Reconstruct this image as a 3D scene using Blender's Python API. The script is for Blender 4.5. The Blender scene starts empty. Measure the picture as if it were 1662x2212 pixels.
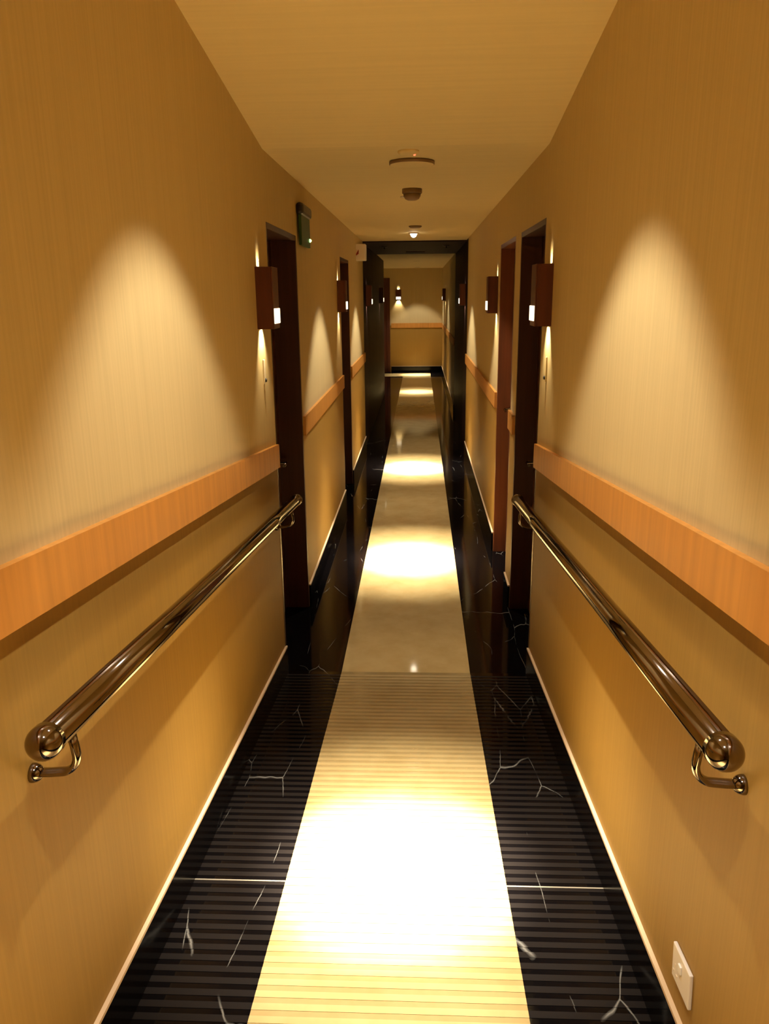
import bpy, bmesh, math
from mathutils import Vector, Matrix

scene = bpy.context.scene
COL = scene.collection
PI = math.pi

# ------------------------------------------------------------------ place
HW = 0.675            # half width of the corridor
SL = 0.1052           # slope of the ramp (rises towards the camera, y < 0)
SC = 0.1499           # slope of the ceiling over the ramp
ZC = 2.713            # flat ceiling height
XL, XR = -0.364, 0.355  # edges of the cream floor stripe
HB = 0.155            # baseboard height
B1, B2 = 1.176, 1.298   # wooden band
HEAD = 2.39           # door head
YB = -7.0             # back of the modelled corridor
YE = 17.8             # end wall
D1 = 0.967


def floor_z(y):
    return -y * SL if y < 0 else 0.0


def ceil_z(y):
    return ZC - y * SC if y < 0 else ZC


# ------------------------------------------------------------------ materials
def new_mat(name):
    m = bpy.data.materials.new(name)
    m.use_nodes = True
    nt = m.node_tree
    b = nt.nodes['Principled BSDF']
    return m, nt, b


def plain(name, col, rough=0.5, metal=0.0, spec=0.5, emit=None, estr=0.0):
    m, nt, b = new_mat(name)
    b.inputs['Base Color'].default_value = (*col, 1)
    b.inputs['Roughness'].default_value = rough
    b.inputs['Metallic'].default_value = metal
    b.inputs['Specular IOR Level'].default_value = spec
    if emit:
        b.inputs['Emission Color'].default_value = (*emit, 1)
        b.inputs['Emission Strength'].default_value = estr
    return m


def N(nt, t, **kw):
    n = nt.nodes.new(t)
    for k, v in kw.items():
        setattr(n, k, v)
    return n


def noise(nt, vec, scale, detail=2, rough=0.5):
    n = N(nt, 'ShaderNodeTexNoise')
    n.inputs['Scale'].default_value = scale
    n.inputs['Detail'].default_value = detail
    n.inputs['Roughness'].default_value = rough
    nt.links.new(vec, n.inputs['Vector'])
    return n


def mapped(nt, scale, rot=(0, 0, 0)):
    tc = N(nt, 'ShaderNodeTexCoord')
    mp = N(nt, 'ShaderNodeMapping')
    mp.inputs['Scale'].default_value = scale
    mp.inputs['Rotation'].default_value = rot
    nt.links.new(tc.outputs['Object'], mp.inputs['Vector'])
    return mp.outputs['Vector']


def ramp_node(nt, fac, stops):
    r = N(nt, 'ShaderNodeValToRGB')
    el = r.color_ramp.elements
    while len(el) < len(stops):
        el.new(0.5)
    for e, (p, c) in zip(el, stops):
        e.position = p
        e.color = (*c, 1) if len(c) == 3 else c
    nt.links.new(fac, r.inputs['Fac'])
    return r.outputs['Color']


def bump(nt, b, h, strength, dist=0.002):
    bp = N(nt, 'ShaderNodeBump')
    bp.inputs['Strength'].default_value = strength
    bp.inputs['Distance'].default_value = dist
    nt.links.new(h, bp.inputs['Height'])
    nt.links.new(bp.outputs['Normal'], b.inputs['Normal'])


def mul(c, k):
    return tuple(v * k for v in c)


WALLC = (0.58, 0.44, 0.20)
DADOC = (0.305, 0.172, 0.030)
CEILC = (0.82, 0.66, 0.33)
WOODC = (0.54, 0.235, 0.043)
CREAMC = (0.46, 0.325, 0.13)


def wallpaper(name, WALLC):
    m, nt, b = new_mat(name)
    v = mapped(nt, (90, 90, 1.2))
    n = noise(nt, v, 1.0, 3, 0.6)
    c = ramp_node(nt, n.outputs['Fac'], [(0.30, mul(WALLC, 0.93)), (0.70, mul(WALLC, 1.05))])
    nt.links.new(c, b.inputs['Base Color'])
    b.inputs['Roughness'].default_value = 0.62
    b.inputs['Specular IOR Level'].default_value = 0.25
    bump(nt, b, n.outputs['Fac'], 0.12)
    return m


def ceiling_mat():
    m, nt, b = new_mat('cream_ceiling')
    v = mapped(nt, (1.5, 40, 1.5))
    n = noise(nt, v, 1.0, 3, 0.6)
    c = ramp_node(nt, n.outputs['Fac'], [(0.3, mul(CEILC, 0.97)), (0.7, mul(CEILC, 1.03))])
    nt.links.new(c, b.inputs['Base Color'])
    b.inputs['Roughness'].default_value = 0.7
    b.inputs['Specular IOR Level'].default_value = 0.2
    return m


def wood(name, col, rough=0.35, var=0.16, scale=(30, 30, 1.4), spec=0.4):
    m, nt, b = new_mat(name)
    v = mapped(nt, scale)
    n = noise(nt, v, 1.0, 4, 0.6)
    c = ramp_node(nt, n.outputs['Fac'], [(0.3, mul(col, 1 - var)), (0.7, mul(col, 1 + var))])
    nt.links.new(c, b.inputs['Base Color'])
    b.inputs['Roughness'].default_value = rough
    b.inputs['Specular IOR Level'].default_value = spec
    return m


def black_marble(name, base, rough, vein=0.17):
    m, nt, b = new_mat(name)
    tc = N(nt, 'ShaderNodeTexCoord')
    mp = N(nt, 'ShaderNodeMapping')
    mp.inputs['Location'].default_value = (3.7, 1.35, 0)
    mp.inputs['Rotation'].default_value = (0, 0, 0.42)
    mp.inputs['Scale'].default_value = (1.9, 0.5, 1.0)
    nt.links.new(tc.outputs['Object'], mp.inputs['Vector'])
    dn = noise(nt, mp.outputs['Vector'], 2.0, 3, 0.5)
    add = N(nt, 'ShaderNodeVectorMath', operation='MULTIPLY_ADD')
    nt.links.new(dn.outputs['Color'], add.inputs[0])
    add.inputs[1].default_value = (0.22, 0.22, 0.0)
    nt.links.new(mp.outputs['Vector'], add.inputs[2])
    vo = N(nt, 'ShaderNodeTexVoronoi', feature='DISTANCE_TO_EDGE')
    vo.inputs['Scale'].default_value = 2.4
    nt.links.new(add.outputs[0], vo.inputs['Vector'])
    line = ramp_node(nt, vo.outputs['Distance'], [(0.0, (1, 1, 1)), (0.006, (0, 0, 0))])
    ms = noise(nt, tc.outputs['Object'], 5.0, 2, 0.5)
    mask = ramp_node(nt, ms.outputs['Fac'], [(0.50, (0, 0, 0)), (0.62, (1, 1, 1))])
    mm = N(nt, 'ShaderNodeMath', operation='MULTIPLY')
    nt.links.new(line, mm.inputs[0])
    nt.links.new(mask, mm.inputs[1])
    mx = N(nt, 'ShaderNodeMix', data_type='RGBA')
    mx.inputs[6].default_value = (*base, 1)
    mx.inputs[7].default_value = (vein, vein * 0.9, vein * 0.72, 1)
    nt.links.new(mm.outputs[0], mx.inputs[0])
    nt.links.new(mx.outputs[2], b.inputs['Base Color'])
    b.inputs['Roughness'].default_value = rough
    b.inputs['Specular IOR Level'].default_value = 0.09
    return m


def cream_marble(name, col, rough, var=0.14):
    m, nt, b = new_mat(name)
    v = mapped(nt, (1, 1, 1))
    n = noise(nt, v, 5.5, 6, 0.62)
    c = ramp_node(nt, n.outputs['Fac'], [(0.32, (col[0] * (1 - var), col[1] * (1 - var * 1.3), col[2] * (1 - var * 1.8))),
                                         (0.62, col)])
    nt.links.new(c, b.inputs['Base Color'])
    b.inputs['Roughness'].default_value = rough
    b.inputs['Specular IOR Level'].default_value = 0.35
    return m


M = {}
M['wall'] = wallpaper('beige_wallpaper', WALLC)
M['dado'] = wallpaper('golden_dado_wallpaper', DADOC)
M['ceiling'] = ceiling_mat()
M['band'] = wood('orange_wood_band', WOODC, 0.42, 0.13, (26, 26, 1.2))
M['door'] = wood('dark_brown_wood', (0.085, 0.026, 0.013), 0.30, 0.2)
M['jamb'] = wood('reddish_brown_wood', (0.16, 0.045, 0.015), 0.32, 0.2)
M['jamb_dark'] = wood('dark_brown_jamb', (0.050, 0.018, 0.010), 0.40, 0.2, spec=0.2)
M['clad'] = wood('dark_cladding', (0.016, 0.007, 0.007), 0.5, 0.25, (12, 12, 0.8), 0.05)
M['ceiling_dark'] = plain('dark_ceiling_board', (0.018, 0.009, 0.007), 0.6, spec=0.03)
M['blk'] = black_marble('polished_black_marble', (0.0024, 0.0018, 0.0017), 0.07, 0.16)
M['blk_rough'] = black_marble('honed_black_marble', (0.0085, 0.0062, 0.0048), 0.42, 0.16)
M['crm'] = cream_marble('polished_cream_marble', CREAMC, 0.06)
M['crm_rough'] = cream_marble('honed_cream_marble', mul(CREAMC, 0.93), 0.38)
M['crm_groove'] = cream_marble('cream_marble_groove', mul(CREAMC, 0.74), 0.12)
M['joint_glint'] = plain('pale_joint_glint', (0.22, 0.18, 0.12), 0.4)
M['base'] = plain('black_stone_skirting', (0.003, 0.0024, 0.0024), 0.15, spec=0.2)
M['strip'] = plain('cream_skirting_edge', (0.72, 0.52, 0.30), 0.35)
M['steel'] = plain('polished_steel', (0.26, 0.215, 0.18), 0.08, 1.0)
M['dullsteel'] = plain('brushed_steel', (0.20, 0.14, 0.105), 0.4, 1.0)
M['shade'] = wood('brown_sconce_wood', (0.085, 0.023, 0.010), 0.42, 0.2, spec=0.25)
M['glow'] = plain('sconce_glow', (0.9, 0.8, 0.6), 0.4, emit=(1.0, 0.80, 0.50), estr=1.9)
M['tube'] = plain('sconce_lamp_tube', (0.9, 0.8, 0.6), 0.4, emit=(1.0, 0.80, 0.50), estr=3.0)
M['lens'] = plain('lit_downlight_lens', (0.9, 0.85, 0.7), 0.3, emit=(1.0, 0.88, 0.66), estr=14.0)
M['lens_off'] = plain('dark_downlight_lens', (0.03, 0.025, 0.02), 0.15)
M['bezel'] = plain('cream_painted_metal', (0.62, 0.46, 0.24), 0.4)
M['white'] = plain('white_plastic', (0.78, 0.70, 0.58), 0.35)
M['pale'] = plain('pale_plastic', (0.72, 0.62, 0.42), 0.35)
M['bright'] = plain('bright_white_plastic', (0.85, 0.80, 0.70), 0.3)
M['hole'] = plain('socket_slot_highlight', (0.80, 0.66, 0.46), 0.5)
M['redmark'] = plain('dark_red_plastic', (0.22, 0.012, 0.006), 0.3)
M['red_led'] = plain('red_led', (0.8, 0.05, 0.02), 0.3, emit=(1.0, 0.12, 0.05), estr=2.0)
M['grn_led'] = plain('green_led', (0.3, 0.8, 0.2), 0.3, emit=(0.55, 1.0, 0.30), estr=2.2)
M['green'] = plain('green_acrylic', (0.028, 0.062, 0.010), 0.5, spec=0.2)
M['dark'] = plain('dark_plastic', (0.018, 0.011, 0.008), 0.4)
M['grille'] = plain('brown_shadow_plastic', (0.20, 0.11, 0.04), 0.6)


# ------------------------------------------------------------------ mesh helpers
class MB:
    def __init__(self):
        self.bm = bmesh.new()

    def poly(self, pts, mi=0):
        f = self.bm.faces.new([self.bm.verts.new(p) for p in pts])
        f.material_index = mi
        return f

    def hexa(self, p, mi=0):
        """p: 8 points, bottom four counter-clockwise then top four"""
        v = [self.bm.verts.new(q) for q in p]
        for idx in ((3, 2, 1, 0), (4, 5, 6, 7), (0, 1, 5, 4), (1, 2, 6, 5), (2, 3, 7, 6), (3, 0, 4, 7)):
            f = self.bm.faces.new([v[i] for i in idx])
            f.material_index = mi
        return v

    def box(self, x0, x1, y0, y1, z0, z1, mi=0, bev=0.0):
        x0, x1 = min(x0, x1), max(x0, x1)
        y0, y1 = min(y0, y1), max(y0, y1)
        v = self.hexa([(x0, y0, z0), (x1, y0, z0), (x1, y1, z0), (x0, y1, z0),
                       (x0, y0, z1), (x1, y0, z1), (x1, y1, z1), (x0, y1, z1)], mi)
        if bev > 0:
            es = list({e for q in v for e in q.link_edges})
            bmesh.ops.bevel(self.bm, geom=es, offset=bev, segments=2, affect='EDGES', profile=0.5)
        return self

    def slopebox(self, x0, x1, y0, y1, zb, zt, mi=0):
        """box whose bottom and top follow functions of y"""
        x0, x1 = min(x0, x1), max(x0, x1)
        self.hexa([(x0, y0, zb(y0)), (x1, y0, zb(y0)), (x1, y1, zb(y1)), (x0, y1, zb(y1)),
                   (x0, y0, zt(y0)), (x1, y0, zt(y0)), (x1, y1, zt(y1)), (x0, y1, zt(y1))], mi)
        return self

    def lathe(self, prof, c=(0, 0, 0), axis=(0, 0, 1), seg=24, mi=0, cap=True):
        """prof: list of (radius, height) along axis"""
        a = Vector(axis).normalized()
        t = Vector((1, 0, 0)) if abs(a.x) < 0.9 else Vector((0, 1, 0))
        u = a.cross(t).normalized()
        w = a.cross(u)
        c = Vector(c)
        rings = []
        for r, h in prof:
            if r < 1e-6:
                rings.append([self.bm.verts.new(c + a * h)])
            else:
                rings.append([self.bm.verts.new(c + a * h + (u * math.cos(k * 2 * PI / seg) + w * math.sin(k * 2 * PI / seg)) * r)
                              for k in range(seg)])
        for A, B in zip(rings, rings[1:]):
            for k in range(seg):
                k2 = (k + 1) % seg
                if len(A) == 1 and len(B) == 1:
                    continue
                if len(A) == 1:
                    f = self.bm.faces.new([A[0], B[k2], B[k]])
                elif len(B) == 1:
                    f = self.bm.faces.new([A[k], A[k2], B[0]])
                else:
                    f = self.bm.faces.new([A[k], A[k2], B[k2], B[k]])
                f.material_index = mi
                f.smooth = True
        for R in (rings[0], rings[-1]):
            if len(R) > 2 and cap:
                f = self.bm.faces.new(R)
                f.material_index = mi
        return self

    def tube(self, pts, r, seg=14, mi=0, flat=1.0):
        """swept tube along points with end caps"""
        pts = [Vector(p) for p in pts]
        rings = []
        up = Vector((0, 1, 0))
        for i, p in enumerate(pts):
            d = (pts[min(i + 1, len(pts) - 1)] - pts[max(i - 1, 0)]).normalized()
            u = up - d * up.dot(d)
            if u.length < 1e-4:
                u = Vector((1, 0, 0)) - d * d.x
            u.normalize()
            w = d.cross(u)
            rings.append([self.bm.verts.new(p + u * math.cos(k * 2 * PI / seg) * r + w * math.sin(k * 2 * PI / seg) * r * flat)
                          for k in range(seg)])
        for A, B in zip(rings, rings[1:]):
            for k in range(seg):
                f = self.bm.faces.new([A[k], A[(k + 1) % seg], B[(k + 1) % seg], B[k]])
                f.smooth = True
                f.material_index = mi
        for R in (rings[0], rings[-1]):
            self.bm.faces.new(R).material_index = mi
        return self

    def build(self, name, mats, parent=None, loc=(0, 0, 0)):
        bmesh.ops.recalc_face_normals(self.bm, faces=self.bm.faces[:])
        me = bpy.data.meshes.new(name)
        self.bm.to_mesh(me)
        self.bm.free()
        for m in (mats if isinstance(mats, (list, tuple)) else [mats]):
            me.materials.append(m)
        o = bpy.data.objects.new(name, me)
        COL.objects.link(o)
        o.location = loc
        if parent:
            o.parent = parent
        return o


def empty(name, loc=(0, 0, 0), rz=0.0):
    o = bpy.data.objects.new(name, None)
    o.empty_display_size = 0.1
    COL.objects.link(o)
    o.location = loc
    o.rotation_euler = (0, 0, rz)
    return o


def tag(o, label, cat, group=None):
    o['label'] = label
    o['category'] = cat
    if group:
        o['group'] = group
    return o


def struct(o, label=None):
    o['kind'] = 'structure'
    if label:
        o['label'] = label
    return o


def copy_tree(o, parent=None):
    c = o.copy()
    COL.objects.link(c)
    if parent:
        c.parent = parent
    for ch in list(o.children):
        copy_tree(ch, c)
    return c


# ------------------------------------------------------------------ floor
fl = MB()
XO = 1.1
for (x0, x1, y0, y1, mi) in [
    (-XO, XL, 0, 16.55, 0), (XL, XR, 0, 17.4, 1), (XR, XO, 0, YE + 0.1, 0),
    (-4.2, XL, 16.55, 17.4, 1), (-4.2, XR, 17.4, YE + 0.1, 0), (-4.2, -XO, 12.5, 16.55, 0),
]:
    fl.poly([(x0, y0, 0), (x1, y0, 0), (x1, y1, 0), (x0, y1, 0)], mi)
for (x0, x1, y0, y1) in [(-XO, XO, 0, YE + 0.1), (-4.2, -XO, 12.5, YE + 0.1)]:
    fl.box(x0, x1, y0, y1, -0.1, -0.004, 0)
floor = struct(fl.build('floor', [M['blk'], M['crm']]),
               'flat polished floor with a cream marble stripe between black marble borders')

# ramp: alternating honed and polished ribs across the slope
rp = MB()
PITCH = 0.0425
OFF = -1.374 % PITCH      # centre of a light (honed) rib
edges = [(-XO, XL), (XL, XR), (XR, XO)]
y = 0.0
k = 0
bounds = []
c = -0.02
start = -1.374 + PITCH * math.floor(1.35 / PITCH)
yc = start
prev = 0.0
strips = []
while yc > YB:
    a, b_ = yc + PITCH * 0.27, yc - PITCH * 0.27
    if a < prev:
        strips.append((prev, a, 0))
    strips.append((min(prev, a), b_, 1))
    prev = b_
    yc -= PITCH
strips.append((prev, YB, 0))
GR = -1.876
for (ya, yb, rough) in strips:
    lift = 0.0012 if rough else 0.0
    for xi, (x0, x1) in enumerate(edges):
        mi = (0 if xi != 1 else 2) + (1 if rough else 0)
        rp.poly([(x0, yb, floor_z(yb) + lift), (x1, yb, floor_z(yb) + lift), (x1, ya, floor_z(ya) + lift), (x0, ya, floor_z(ya) + lift)], mi)
    if rough:
        for yy in (ya, yb):
            for xi, (x0, x1) in enumerate(edges):
                rp.poly([(x0, yy, floor_z(yy)), (x1, yy, floor_z(yy)), (x1, yy, floor_z(yy) + lift), (x0, yy, floor_z(yy) + lift)],
                        1 if xi != 1 else 3)
for (x0, x1) in (edges[0], edges[2]):
    rp.slopebox(x0, x1, GR - 0.003, GR + 0.003, lambda q: floor_z(q) - 0.002, lambda q: floor_z(q) + 0.0022, 4)  # tile joint, the glint on its edge painted as a pale line
rp.slopebox(-XO, XO, YB, 0, lambda q: floor_z(q) - 0.1, lambda q: floor_z(q) - 0.006, 0)
ramp = struct(rp.build('floor_ramp', [M['blk'], M['blk_rough'], M['crm_groove'], M['crm_rough'], M['joint_glint']]),
              'ribbed floor ramp with cream stripe and black borders')

# ------------------------------------------------------------------ ceiling
LAMPS = [(0, -3.66, 1), (0, -1.78, 1), (0, 1.98, 1), (0, 5.40, 0), (0, 9.2, 1), (0, 13.2, 1), (0, 17.0, 1)]
HS, HR = 0.10, 0.058      # half size of the plate around a lamp opening, radius of the opening
cl = MB()


def ceil_strip(x0, x1, y0, y1):
    if y1 - y0 > 1e-6:
        cl.poly([(x0, y0, ceil_z(y0)), (x0, y1, ceil_z(y1)), (x1, y1, ceil_z(y1)), (x1, y0, ceil_z(y0))])


ycur = YB
for (lx, ly, rec) in LAMPS:
    if not rec:
        continue
    if ycur < 0 < ly - HS:
        ceil_strip(-XO, XO, ycur, 0)
        ycur = 0.0
    xl = -XO if ly < 0 else -4.2
    ceil_strip(-XO if ycur < 0 else -4.2, XO, ycur, ly - HS)
    ceil_strip(xl, lx - HS, ly - HS, ly + HS)
    ceil_strip(lx + HS, XO, ly - HS, ly + HS)
    n = 32
    for k in range(n):
        a0, a1 = 2 * PI * k / n, 2 * PI * (k + 1) / n

        def sq(a):
            m = max(abs(math.cos(a)), abs(math.sin(a)))
            return (lx + HS * math.cos(a) / m, ly + HS * math.sin(a) / m)

        def ci(a):
            return (lx + HR * math.cos(a), ly + HR * math.sin(a))
        q = [ci(a0), sq(a0), sq(a1), ci(a1)]
        cl.poly([(px, py, ceil_z(py)) for px, py in q])
    ycur = ly + HS
ceil_strip(-4.2, XO, ycur, YE + 0.1)
cd = MB()
cd.box(-HW, HW, 6.75, 9.05, ZC - 0.014, ZC + 0.002)
cd.box(-HW, HW, 9.35, 9.95, ZC - 0.014, ZC + 0.002)
cd.box(-HW, -0.15, 9.05, 9.35, ZC - 0.014, ZC + 0.002)
cd.box(0.15, HW, 9.05, 9.35, ZC - 0.014, ZC + 0.002)
struct(cd.build('ceiling_dark', M['ceiling_dark']))
cl.box(-4.2, XO, 0.2, YE + 0.1, ZC + 0.16, ZC + 0.26)
cl.slopebox(-XO, XO, YB, 0.2, lambda q: ceil_z(min(q, 0)) + 0.16, lambda q: ceil_z(min(q, 0)) + 0.26)
struct(cl.build('ceiling', M['ceiling']))

# ------------------------------------------------------------------ walls
OUT = 1.1
DOORS_L = [(0.0, D1), (3.65, 4.58)]
DOORS_R = [(0.0, D1), (1.23, 2.19)]
LEND, LDARK = 6.75, 12.9
RDARK0, RDARK1 = 6.35, 10.0


def wall(name, side, segs, doors):
    w = MB()
    zm = (B1 + B2) / 2
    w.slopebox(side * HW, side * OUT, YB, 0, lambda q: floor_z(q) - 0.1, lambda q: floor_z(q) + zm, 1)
    w.slopebox(side * HW, side * OUT, YB, 0, lambda q: floor_z(q) + zm, lambda q: ceil_z(q) + 0.1)
    for (a, b) in segs:
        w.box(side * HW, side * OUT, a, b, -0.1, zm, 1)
        w.box(side * HW, side * OUT, a, b, zm, ZC + 0.1)
    for (a, b) in doors:
        w.box(side * HW, side * OUT, a, b, HEAD, ZC + 0.1)
    return struct(w.build(name, [M['wall'], M['dado']]))


L_SEGS = [(D1, 3.65), (4.58, LEND)]
R_SEGS = [(D1, 1.23), (2.19, RDARK0), (RDARK1, YE + 0.1)]
wall('wall_left', -1, L_SEGS, DOORS_L)
wall('wall_right', 1, R_SEGS, DOORS_R)


def cladding(name, side, y0, y1, xo, n):
    w = MB()
    w.box(side * (HW + 0.012), side * xo, y0, y1, -0.1, ZC + 0.1)
    step = (y1 - y0) / n
    for i in range(n):
        w.box(side * HW, side * (HW + 0.012), y0 + i * step + 0.004, y0 + (i + 1) * step - 0.004, 0.0, ZC, 0, 0.002)
    return struct(w.build(name, M['clad']))


cladding('wall_left_dark', -1, LEND, LDARK, 4.2, 6)
cladding('wall_right_dark', 1, RDARK0, RDARK1, OUT, 4)
we = MB()
we.box(-4.3, OUT, YE, YE + 0.15, -0.1, 1.24, 1)
we.box(-4.3, OUT, YE, YE + 0.15, 1.24, ZC + 0.1)
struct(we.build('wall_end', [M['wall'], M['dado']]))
wf = MB()
wf.box(-4.3, -4.15, LDARK, YE, -0.1, ZC + 0.1)
struct(wf.build('wall_far', M['wall']))
wb = MB()
wb.box(-OUT, OUT, YB - 0.15, YB, floor_z(YB) - 0.1, ceil_z(YB) + 0.1)
struct(wb.build('wall_back', M['wall']))

# ------------------------------------------------------------------ baseboards
def baseboard(name, side, segs):
    b, s = MB(), MB()
    T = 0.012
    b.slopebox(side * HW, side * (HW - T), YB, -0.004, lambda q: floor_z(q), lambda q: floor_z(q) + HB - 0.006)
    s.slopebox(side * HW, side * (HW - T), YB, -0.004, lambda q: floor_z(q) + HB - 0.006, lambda q: floor_z(q) + HB + 0.003)
    for (a, c_) in segs:
        b.box(side * HW, side * (HW - T), a, c_, 0, HB - 0.006)
        s.box(side * HW, side * (HW - T), a, c_, HB - 0.006, HB + 0.003)
    o = struct(b.build(name, M['base']))
    s.build('top_strip', M['strip'], o)['label'] = 'thin cream strip along the top of the skirting'
    return o


baseboard('baseboard_left', -1, L_SEGS)
baseboard('baseboard_right', 1, R_SEGS)
b, s = MB(), MB()
b.box(-0.7, HW - 0.012, YE - 0.012, YE, 0, HB - 0.006)
s.box(-0.7, HW - 0.012, YE - 0.012, YE, HB - 0.006, HB + 0.003)
o = struct(b.build('baseboard_end', M['base']))
s.build('top_strip', M['strip'], o)

# ------------------------------------------------------------------ wooden wall bands
TB = 0.018
tn = 1


def band(side, y0, y1, sloped=False):
    global tn
    w = MB()
    if sloped:
        w.slopebox(side * HW, side * (HW - TB), y0, y1, lambda q: floor_z(q) + B1, lambda q: floor_z(q) + B2)
    else:
        w.box(side * HW, side * (HW - TB), y0, y1, B1, B2)
    struct(w.build('trim_%d' % tn, M['band']))
    tn += 1


band(-1, YB, -0.012, True)
band(1, YB, -0.012, True)
for a, c_ in L_SEGS:
    band(-1, a + 0.002, c_ - 0.002)
for a, c_ in R_SEGS:
    band(1, a + 0.002, c_ - 0.002)
w = MB()
w.box(-0.70, HW - TB, YE - TB, YE, B1, B2)
struct(w.build('trim_%d' % tn, M['band']))
tn += 1

# ------------------------------------------------------------------ doors
def door(n, side, y0, y1, depth, handle_y=None, hz=1.02, label=None):
    root = struct(empty('door_%d' % n, (side * HW, y0, 0)), label)
    X = lambda d: side * d       # local x: outwards from the wall face
    W = y1 - y0
    T = 0.03
    f = MB()
    f.box(X(0.0008), X(depth + 0.06), 0.0, T, 0, HEAD, 0, 0.002)
    f.box(X(0.0008), X(depth + 0.06), W - T, W, 0, HEAD, 0, 0.002)
    f.box(X(0.0008), X(depth + 0.06), T, W - T, HEAD - T, HEAD, 0, 0.002)
    f.build('door_frame', M['jamb'] if n == 3 else M['jamb_dark'], root)
    l = MB()
    l.box(X(depth), X(depth + 0.045), T + 0.003, W - T - 0.003, 0.006, HEAD - T - 0.003, 0, 0.002)
    for (za, zb) in ((0.18, 1.0), (1.14, 2.2)):
        l.box(X(depth - 0.006), X(depth + 0.001), 0.15, W - 0.15, za, zb, 0, 0.004)
    l.build('door_leaf', M['door'], root)
    h = MB()
    hy = (handle_y - y0) if handle_y is not None else W - 0.1
    h.lathe([(0.026, 0), (0.026, 0.008), (0.010, 0.010), (0.010, 0.05)], (X(depth), hy, hz), (-side, 0, 0), 18)
    dy = -0.11 if hy > W / 2 else 0.11
    h.tube([(X(depth - 0.046), hy, hz), (X(depth - 0.052), hy + dy * 0.2, hz), (X(depth - 0.052), hy + dy, hz)], 0.009, 10)
    h.build('door_handle', M['steel'], root)['label'] = 'steel lever handle'
    return root


door(1, -1, 0.0, D1, 0.15, label='dark brown door recessed in left wall beside the green exit sign')
door(2, 1, 0.0, D1, 0.12, label='dark brown door recessed in right wall at the foot of the ramp')
door(3, 1, 1.23, 2.19, 0.10, handle_y=2.09, hz=1.18, label='reddish brown door recessed in right wall past the narrow pier')
door(4, -1, 3.65, 4.58, 0.13, label='dark door recessed in left wall further down the corridor')

# dark door standing in the end wall, at its left
root = struct(empty('door_5', (-0.73, YE, 0)), 'dark door at the left side of the far end wall')
f = MB()
f.box(-0.09, 0, -0.03, 0.0, 0, 2.47, 0, 0.004)
f.box(-1.03, -0.94, -0.03, 0.0, 0, 2.47, 0, 0.004)
f.box(-0.94, -0.09, -0.03, 0.0, 2.38, 2.47, 0, 0.004)
f.build('door_frame', M['door'], root)
l = MB()
l.box(-0.94, -0.09, -0.018, 0.0, 0.006, 2.38)
l.build('door_leaf', M['door'], root)
h = MB()
h.lathe([(0.026, 0), (0.026, 0.008), (0.010, 0.010), (0.010, 0.05)], (-0.86, -0.018, 1.02), (0, -1, 0), 16)
h.tube([(-0.86, -0.064, 1.02), (-0.75, -0.066, 1.02)], 0.009, 10)
h.build('door_handle', M['steel'], root)

# ------------------------------------------------------------------ corner guards at the wall ends
for side, nm in ((-1, 'left'), (1, 'right')):
    g = MB()
    g.box(side * (HW - 0.0025), side * (HW + 0.002), -0.016, 0.0005, 0.0, 0.95)
    g.box(side * (HW - 0.0025), side * (HW + 0.014), -0.0005, 0.002, 0.0, 0.95)
    tag(g.build('corner_guard', M['dullsteel']),
        'slim metal corner guard on the end of the %s ramp wall' % nm, 'corner guard', 'corner guards on the ramp walls')

# ------------------------------------------------------------------ handrails
RAX = HW - 0.08
RR = 0.0295
Y0R, Y1R = -2.80, 0.08


def rail_z(y):
    return -y * SL + 0.985


def handrail(side, label):
    base = Vector((side * RAX, Y0R, rail_z(Y0R)))
    root = tag(empty('handrail', base), label, 'handrail', 'steel handrails along the ramp')
    d = Vector((0, Y1R - Y0R, rail_z(Y1R) - rail_z(Y0R)))
    L = d.length
    prof = [(RR, 0.0), (RR, L * 0.25), (RR, L * 0.5), (RR, L * 0.75), (RR, L)]
    t = MB()
    t.lathe(prof, (0, 0, 0), d.normalized(), 32)
    t.build('rail', M['steel'], root)
    for (c0, ax) in ((Vector((0, 0, 0)), -d.normalized()), (d, d.normalized())):
        e = MB()
        R2 = RR * 1.10
        pr = [(RR * 0.98, -0.012), (R2, -0.012), (R2, 0.004)]
        pr += [(R2 * math.cos(a * PI / 16), 0.004 + R2 * math.sin(a * PI / 16)) for a in range(1, 8)] + [(0, 0.004 + R2)]
        e.lathe(pr, c0, ax, 32)
        e.build('end_cap', M['steel'], root)['label'] = 'domed steel end cap'
    for yb in (-2.715, -0.13):
        p = Vector((0, yb - Y0R, rail_z(yb) - rail_z(Y0R)))
        zf = -0.112
        pts = [(side * 0.078, 0, zf), (side * 0.045, 0, zf + 0.001), (side * 0.022, 0, zf + 0.003)]
        for a in range(1, 8):
            an = a * PI / 2 / 7
            pts.append((side * (0.022 - 0.034 * math.sin(an)), 0, zf + 0.003 + 0.038 * (1 - math.cos(an))))
        pts += [(side * -0.010, 0, zf + 0.060), (side * -0.006, 0, -0.026)]
        pts = [Vector(q) + p for q in pts]
        bk = MB()
        bk.tube(pts, 0.0125, 14, flat=0.62)
        bo = bk.build('bracket', M['steel'], root)
        dm = MB()
        dm.lathe([(0.019, 0), (0.019, 0.005), (0.017, 0.012), (0.0125, 0.018), (0.007, 0.0215), (0, 0.0225)],
                 Vector((side * 0.08, -0.001, zf)) + p, (-side, 0, 0), 20)
        dm.build('wall_fixing', M['steel'], bo)
    return root


handrail(-1, 'polished steel handrail on the left wall of the ramp')
handrail(1, 'polished steel handrail on the right wall of the ramp, above the socket')

# ------------------------------------------------------------------ lights (real lamps inside fixtures)
LCOL = (1.0, 0.94, 0.84)
P_WIDE, P_MID, P_BEAM = 94.0, 950.0, 4700.0


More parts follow.
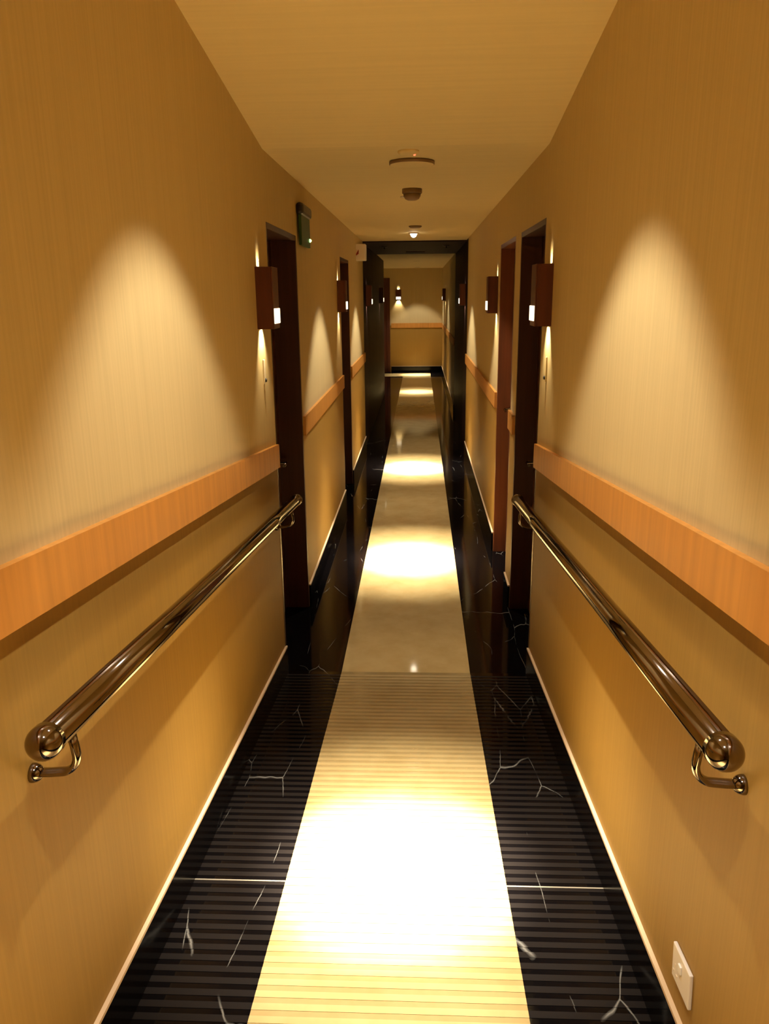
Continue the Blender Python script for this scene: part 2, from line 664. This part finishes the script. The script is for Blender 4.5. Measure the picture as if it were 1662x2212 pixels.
def spot(name, loc, energy, size, blend, rad, parent, rot=(0, 0, 0), col=LCOL):
    l = bpy.data.lights.new(name, 'SPOT')
    l.energy = energy
    l.color = col
    l.spot_size = math.radians(size)
    l.spot_blend = blend
    l.shadow_soft_size = rad
    o = bpy.data.objects.new(name, l)
    COL.objects.link(o)
    o.location = loc
    o.rotation_euler = rot
    o.parent = parent
    return o


def downlight(x, y, label, lit=True, k=1.0, recess=True):
    root = tag(empty('ceiling_downlight', (x, y, ceil_z(y))), label, 'ceiling light', 'round downlights along the ceiling')
    tilt = math.atan(SC) if y < 0 else 0.0
    top = 0.13
    r = MB()
    if recess:
        r.lathe([(HR + 0.012, 0.001), (HR + 0.012, -0.004), (HR - 0.001, -0.004), (HR - 0.001, 0.002)], seg=36, cap=False)
    else:
        r.lathe([(0.040, 0.002), (0.058, 0.002), (0.058, -0.006), (0.054, -0.012), (0.040, -0.012), (0.038, -0.004)], seg=36)
    r.build('bezel', M['bezel'], root).rotation_euler = (-tilt, 0, 0)
    if recess:
        c = MB()
        c.lathe([(HR + 0.001, -0.001), (HR + 0.026, 0.02), (HR + 0.026, top), (0, top)], seg=36, cap=False)
        c.build('can', M['dark'], root)
        g = MB()
        g.lathe([(0, 0.088), (0.020, 0.086), (0.026, 0.072), (0.022, 0.062), (0, 0.057)], seg=28)
        g.build('lens', M['lens'] if lit else M['lens_off'], root)
        zl = 0.052
    else:
        g = MB()
        R = 0.037
        g.lathe([(R, -0.002), (R, -0.006)] + [(R * math.cos(a * PI / 14), -0.006 - 0.045 * math.sin(a * PI / 14)) for a in range(1, 7)] +
                [(0, -0.051)], seg=28)
        g.build('lens', M['lens'] if lit else M['lens_off'], root)
        zl = -0.056
    if lit:
        spot('wide_lamp', (0, 0, zl), P_WIDE * k, 82 if recess else 87, 0.32, 0.016, root)
        spot('mid_lamp', (0, 0, zl), P_MID * k, 41, 1.0, 0.018, root)
        spot('beam_lamp', (0, 0, zl), P_BEAM * k, 21.5, 1.0, 0.03, root)
    return root


downlight(0, -3.66, 'round lit downlight in the sloping ceiling, above the upper end of the handrails')
downlight(0, -1.78, 'round lit downlight in the sloping ceiling, above the bright pool on the ramp')
downlight(0, 1.98, 'round lit downlight just behind the stepped smoke detector')
downlight(0, 5.40, 'bright lit downlight nearest to the dark panelled section', recess=False)
downlight(0, 9.2, 'round unlit downlight in the ceiling of the dark panelled section', lit=False)
downlight(0, 13.2, 'round lit downlight just past the dark panelled section', k=0.62)
downlight(0, 17.0, 'round lit downlight in front of the far end wall', k=0.62)
downlight(-2.6, 15.6, 'round lit downlight in the side passage at far left', recess=False)

# ------------------------------------------------------------------ sconces
SW, SD, SH = 0.15, 0.078, 0.275     # along the wall, out of the wall, height


def sconce():
    """local: wall plane x = 0, body towards +x; origin at wall, mid height"""
    root = empty('wall_sconce')
    T = 0.007
    b = MB()
    h = SH / 2
    b.box(0.0, T, -SW / 2, SW / 2, -h, h)
    b.box(SD - T, SD, -SW / 2, SW / 2, -h, h, 0, 0.002)
    b.box(T, SD - T, -SW / 2, -SW / 2 + T, -h, h)
    b.box(T, SD - T, SW / 2 - T, SW / 2, -h, h)
    b.build('shade', M['shade'], root)
    w_ = MB()
    w_.box(SD - 0.001, SD + 0.006, -SW / 2 + 0.012, SW / 2 - 0.012, -0.114, -0.046, 0, 0.002)
    w_.build('glass_window', M['glow'], root)['label'] = 'small glowing glass window'
    t = MB()
    t.lathe([(0, -0.05), (0.014, -0.046), (0.014, 0.046), (0, 0.05)], (SD * 0.5, 0, 0), (0, 0, 1), 14)
    t.build('lamp_tube', M['tube'], root)
    spot('down_lamp', (0.042, 0, -0.110), 9.0, 84, 0.7, 0.010, root, (0, math.radians(24), 0), (1, 0.84, 0.58))
    spot('up_lamp', (0.036, 0, 0.118), 2.6, 72, 0.9, 0.010, root, (0, math.radians(132), 0), (1, 0.84, 0.58))
    return root


SZ = 2.032
proto = sconce()
SG = 'brown box sconces along the corridor walls'
places = [
    (-HW, -0.25, 0.0, 'brown box wall sconce on the left ramp wall, before the first door'),
    (HW, -0.20, PI, 'brown box wall sconce on the right ramp wall, before the first door'),
    (-HW, 3.40, 0.0, 'brown box wall sconce on left beige wall before the second door'),
    (HW, 2.40, PI, 'brown box wall sconce on right beige wall just past the reddish door'),
    (-HW, 7.35, 0.0, 'nearer wall sconce on the dark glossy left wall'),
    (HW, 6.90, PI, 'wall sconce on the dark glossy right wall'),
    (-HW, 11.0, 0.0, 'farther wall sconce on the dark glossy left wall'),
    (HW, 15.2, PI, 'wall sconce on right beige wall near the far end'),
    (-0.50, YE, -PI / 2, 'glowing wall sconce on the far end wall'),
]
for i, (x, y, rz, lab) in enumerate(places):
    o = proto if i == 0 else copy_tree(proto)
    o.location = (x, y, SZ)
    o.rotation_euler = (0, 0, rz)
    tag(o, lab, 'wall light', SG)

# ------------------------------------------------------------------ small plates with a dark stud under the near sconces
for side, y, nm in ((-1, -0.235, 'left'), (1, -0.20, 'right')):
    r = tag(empty('small_wall_plate', (side * HW, y, 1.665)), 'small plate with dark button under the near %s sconce' % nm,
            'doorbell', 'small plates under the near sconces')
    p = MB()
    p.box(0, side * -0.007, -0.014, 0.014, -0.03, 0.085, 0, 0.002)
    p.build('plate', M['pale'] if side < 0 else M['wall'], r)
    q = MB()
    q.lathe([(0.009, 0), (0.009, 0.006), (0.006, 0.008), (0, 0.008)], (side * -0.007, 0, -0.012), (-side, 0, 0), 16)
    q.build('stud', M['dark'], r)

# ------------------------------------------------------------------ wall socket (tilted with the ramp)
so = tag(empty('wall_socket', (HW, -2.545, 0.545)), 'white plastic wall socket low on the right wall of the ramp', 'socket')
so.rotation_euler = (-math.atan(SL), 0, 0)
p = MB()
p.box(0, -0.009, -0.056, 0.056, -0.043, 0.043, 0, 0.0025)
p.build('plate', M['white'], so)
p = MB()
p.box(-0.008, -0.0135, -0.008, 0.008, 0.004, 0.024, 0, 0.0015)
p.build('switch_rocker', M['bright'], so)
for (yy, zz, a, c_) in ((0.034, -0.004, 0.004, 0.008), (0.044, -0.022, 0.008, 0.004), (0.022, -0.022, 0.008, 0.004)):
    p = MB()
    p.box(-0.0085, -0.0098, yy - a / 2, yy + a / 2, zz - c_ / 2, zz + c_ / 2)
    p.build('pin_slot', M['hole'], so)  # slots coloured pale to stand for small highlights

# ------------------------------------------------------------------ ceiling devices
s1 = tag(empty('ceiling_sensor', (0.015, 0.13, ZC)), 'small round cream ceiling sensor with a red indicator light', 'sensor')
p = MB()
p.lathe([(0.052, 0), (0.052, -0.006), (0.045, -0.014), (0.028, -0.019), (0, -0.020)], seg=28)
p.build('cover', M['ceiling'], s1)
p = MB()
p.lathe([(0.006, 0), (0.006, -0.004), (0, -0.007)], (0.030, -0.006, -0.017), seg=12)
p.build('indicator_light', M['red_led'], s1)['label'] = 'red indicator light'

s2 = tag(empty('ceiling_speaker', (0.029, 0.44, ZC)), 'wide round ceiling speaker disc with shade painted into its rim', 'speaker')
p = MB()
p.lathe([(0.112, 0), (0.119, -0.003), (0.119, -0.016), (0.115, -0.018)], seg=40)
p.build('rim', M['grille'], s2)  # rim side coloured brown to hold the shade on its edge
p = MB()
p.lathe([(0.116, -0.0175), (0.112, -0.019), (0.05, -0.0195), (0, -0.0195)], seg=40, cap=False)
p.build('grille', M['ceiling'], s2)

s3 = tag(empty('smoke_detector', (0.019, 1.56, ZC)), 'stepped smoke detector hanging from the ceiling before the second downlight', 'smoke detector')
p = MB()
p.lathe([(0.066, 0), (0.066, -0.026), (0.062, -0.030)], seg=28)
p.build('base', M['grille'], s3)
p = MB()
p.lathe([(0.058, -0.030), (0.056, -0.045), (0.046, -0.062), (0.030, -0.070), (0, -0.072)], seg=28)
p.build('sensor_head', M['grille'], s3)

s4 = tag(empty('smoke_detector', (0.024, 4.47, ZC)), 'shallow round detector on the ceiling right before the bright downlight', 'smoke detector')
p = MB()
p.lathe([(0.066, 0), (0.066, -0.010), (0.05, -0.020), (0, -0.022)], seg=28)
p.build('base', M['grille'], s4)

for x, y, nm in ((0.44, 7.6, 'right'), (-0.43, 7.7, 'left')):
    sp = tag(empty('sprinkler', (x, y, ZC - 0.0135)), 'small dark sprinkler on the dim ceiling, %s side' % nm, 'sprinkler', 'sprinklers on the dim ceiling')
    q = MB()
    q.lathe([(0.05, 0), (0.05, -0.008), (0.02, -0.012), (0, -0.012)], seg=20)
    q.build('ceiling_plate', M['dark'], sp)
    q = MB()
    q.lathe([(0.010, -0.011), (0.010, -0.032), (0.018, -0.034), (0.018, -0.036), (0, -0.037)], seg=20)
    q.build('nozzle', M['dark'], sp)

# ------------------------------------------------------------------ exit sign above the first left door's far corner
ex = tag(empty('exit_sign', (-HW, 1.0, 2.45)), 'green exit sign with dark housing on the left wall above the first door', 'sign')
p = MB()
p.box(0, 0.045, 0.0, 0.40, 0.065, 0.135, 0, 0.018)
p.build('housing', M['dark'], ex)
p = MB()
p.box(0.012, 0.030, 0.01, 0.39, -0.11, 0.066, 0, 0.003)
p.build('sign_panel', M['green'], ex)['label'] = 'green tinted sign panel'
p = MB()
p.lathe([(0.011, 0), (0.011, 0.004), (0.006, 0.012), (0, 0.014)], (0.030, 0.36, -0.065), (1, -0.4, 0), 14)
p.build('indicator_light', M['grn_led'], ex)['label'] = 'green indicator light'

# ------------------------------------------------------------------ white alarm box
al = tag(empty('alarm_box', (-HW, 5.62, 2.43)), 'white box with a dark red lens high on the left wall', 'alarm')
p = MB()
p.box(-0.014, 0.115, 0, 0.16, 0, 0.185, 0, 0.012)
p.build('casing', M['white'], al)
p = MB()
p.hexa([(0.000, -0.008, 0.055), (0.032, -0.008, 0.075), (0.032, 0.002, 0.075), (0.000, 0.002, 0.055),
        (0.002, -0.008, 0.075), (0.034, -0.008, 0.125), (0.034, 0.002, 0.125), (0.002, 0.002, 0.075)])
p.build('lens', M['redmark'], al)['label'] = 'dark red lens'

# ------------------------------------------------------------------ camera
F_PX, PITCH_D, YAW_D, ROLL_D = 1700.99, 15.4228, 2.6462, 0.614
pi_, ya_, ro_ = (math.radians(v) for v in (PITCH_D, YAW_D, ROLL_D))
Fv = Vector((-math.sin(ya_) * math.cos(pi_), math.cos(ya_) * math.cos(pi_), -math.sin(pi_)))
Rv = Vector((math.cos(ya_), math.sin(ya_), 0))
Uv = Rv.cross(Fv)
R2 = Rv * math.cos(ro_) - Uv * math.sin(ro_)
U2 = Uv * math.cos(ro_) + Rv * math.sin(ro_)
cam = bpy.data.cameras.new('camera')
cam.sensor_fit = 'VERTICAL'
cam.sensor_height = 24.0
cam.lens = 24.0 * F_PX / 2212.0
cam.clip_start = 0.05
co = bpy.data.objects.new('camera', cam)
COL.objects.link(co)
mw = Matrix((R2, U2, -Fv)).transposed().to_4x4()
mw.translation = Vector((0.0721, -4.0178, 2.0419))
co.matrix_world = mw
scene.camera = co

# ------------------------------------------------------------------ world and view
wd = bpy.data.worlds.new('world')
wd.use_nodes = True
wd.node_tree.nodes['Background'].inputs['Color'].default_value = (0, 0, 0, 1)
scene.world = wd
vs = scene.view_settings
vs.view_transform = 'Standard'
vs.look = 'None'
vs.gamma = 1.0
vs.exposure = 0.6
vs.use_curve_mapping = False
try:
    cy = scene.cycles
    cy.max_bounces = 10
    cy.diffuse_bounces = 6
    cy.glossy_bounces = 4
    cy.sample_clamp_indirect = 4.0
    cy.caustics_reflective = True
    cy.use_denoising = True
    cy.adaptive_threshold = 0.02
except Exception:
    pass
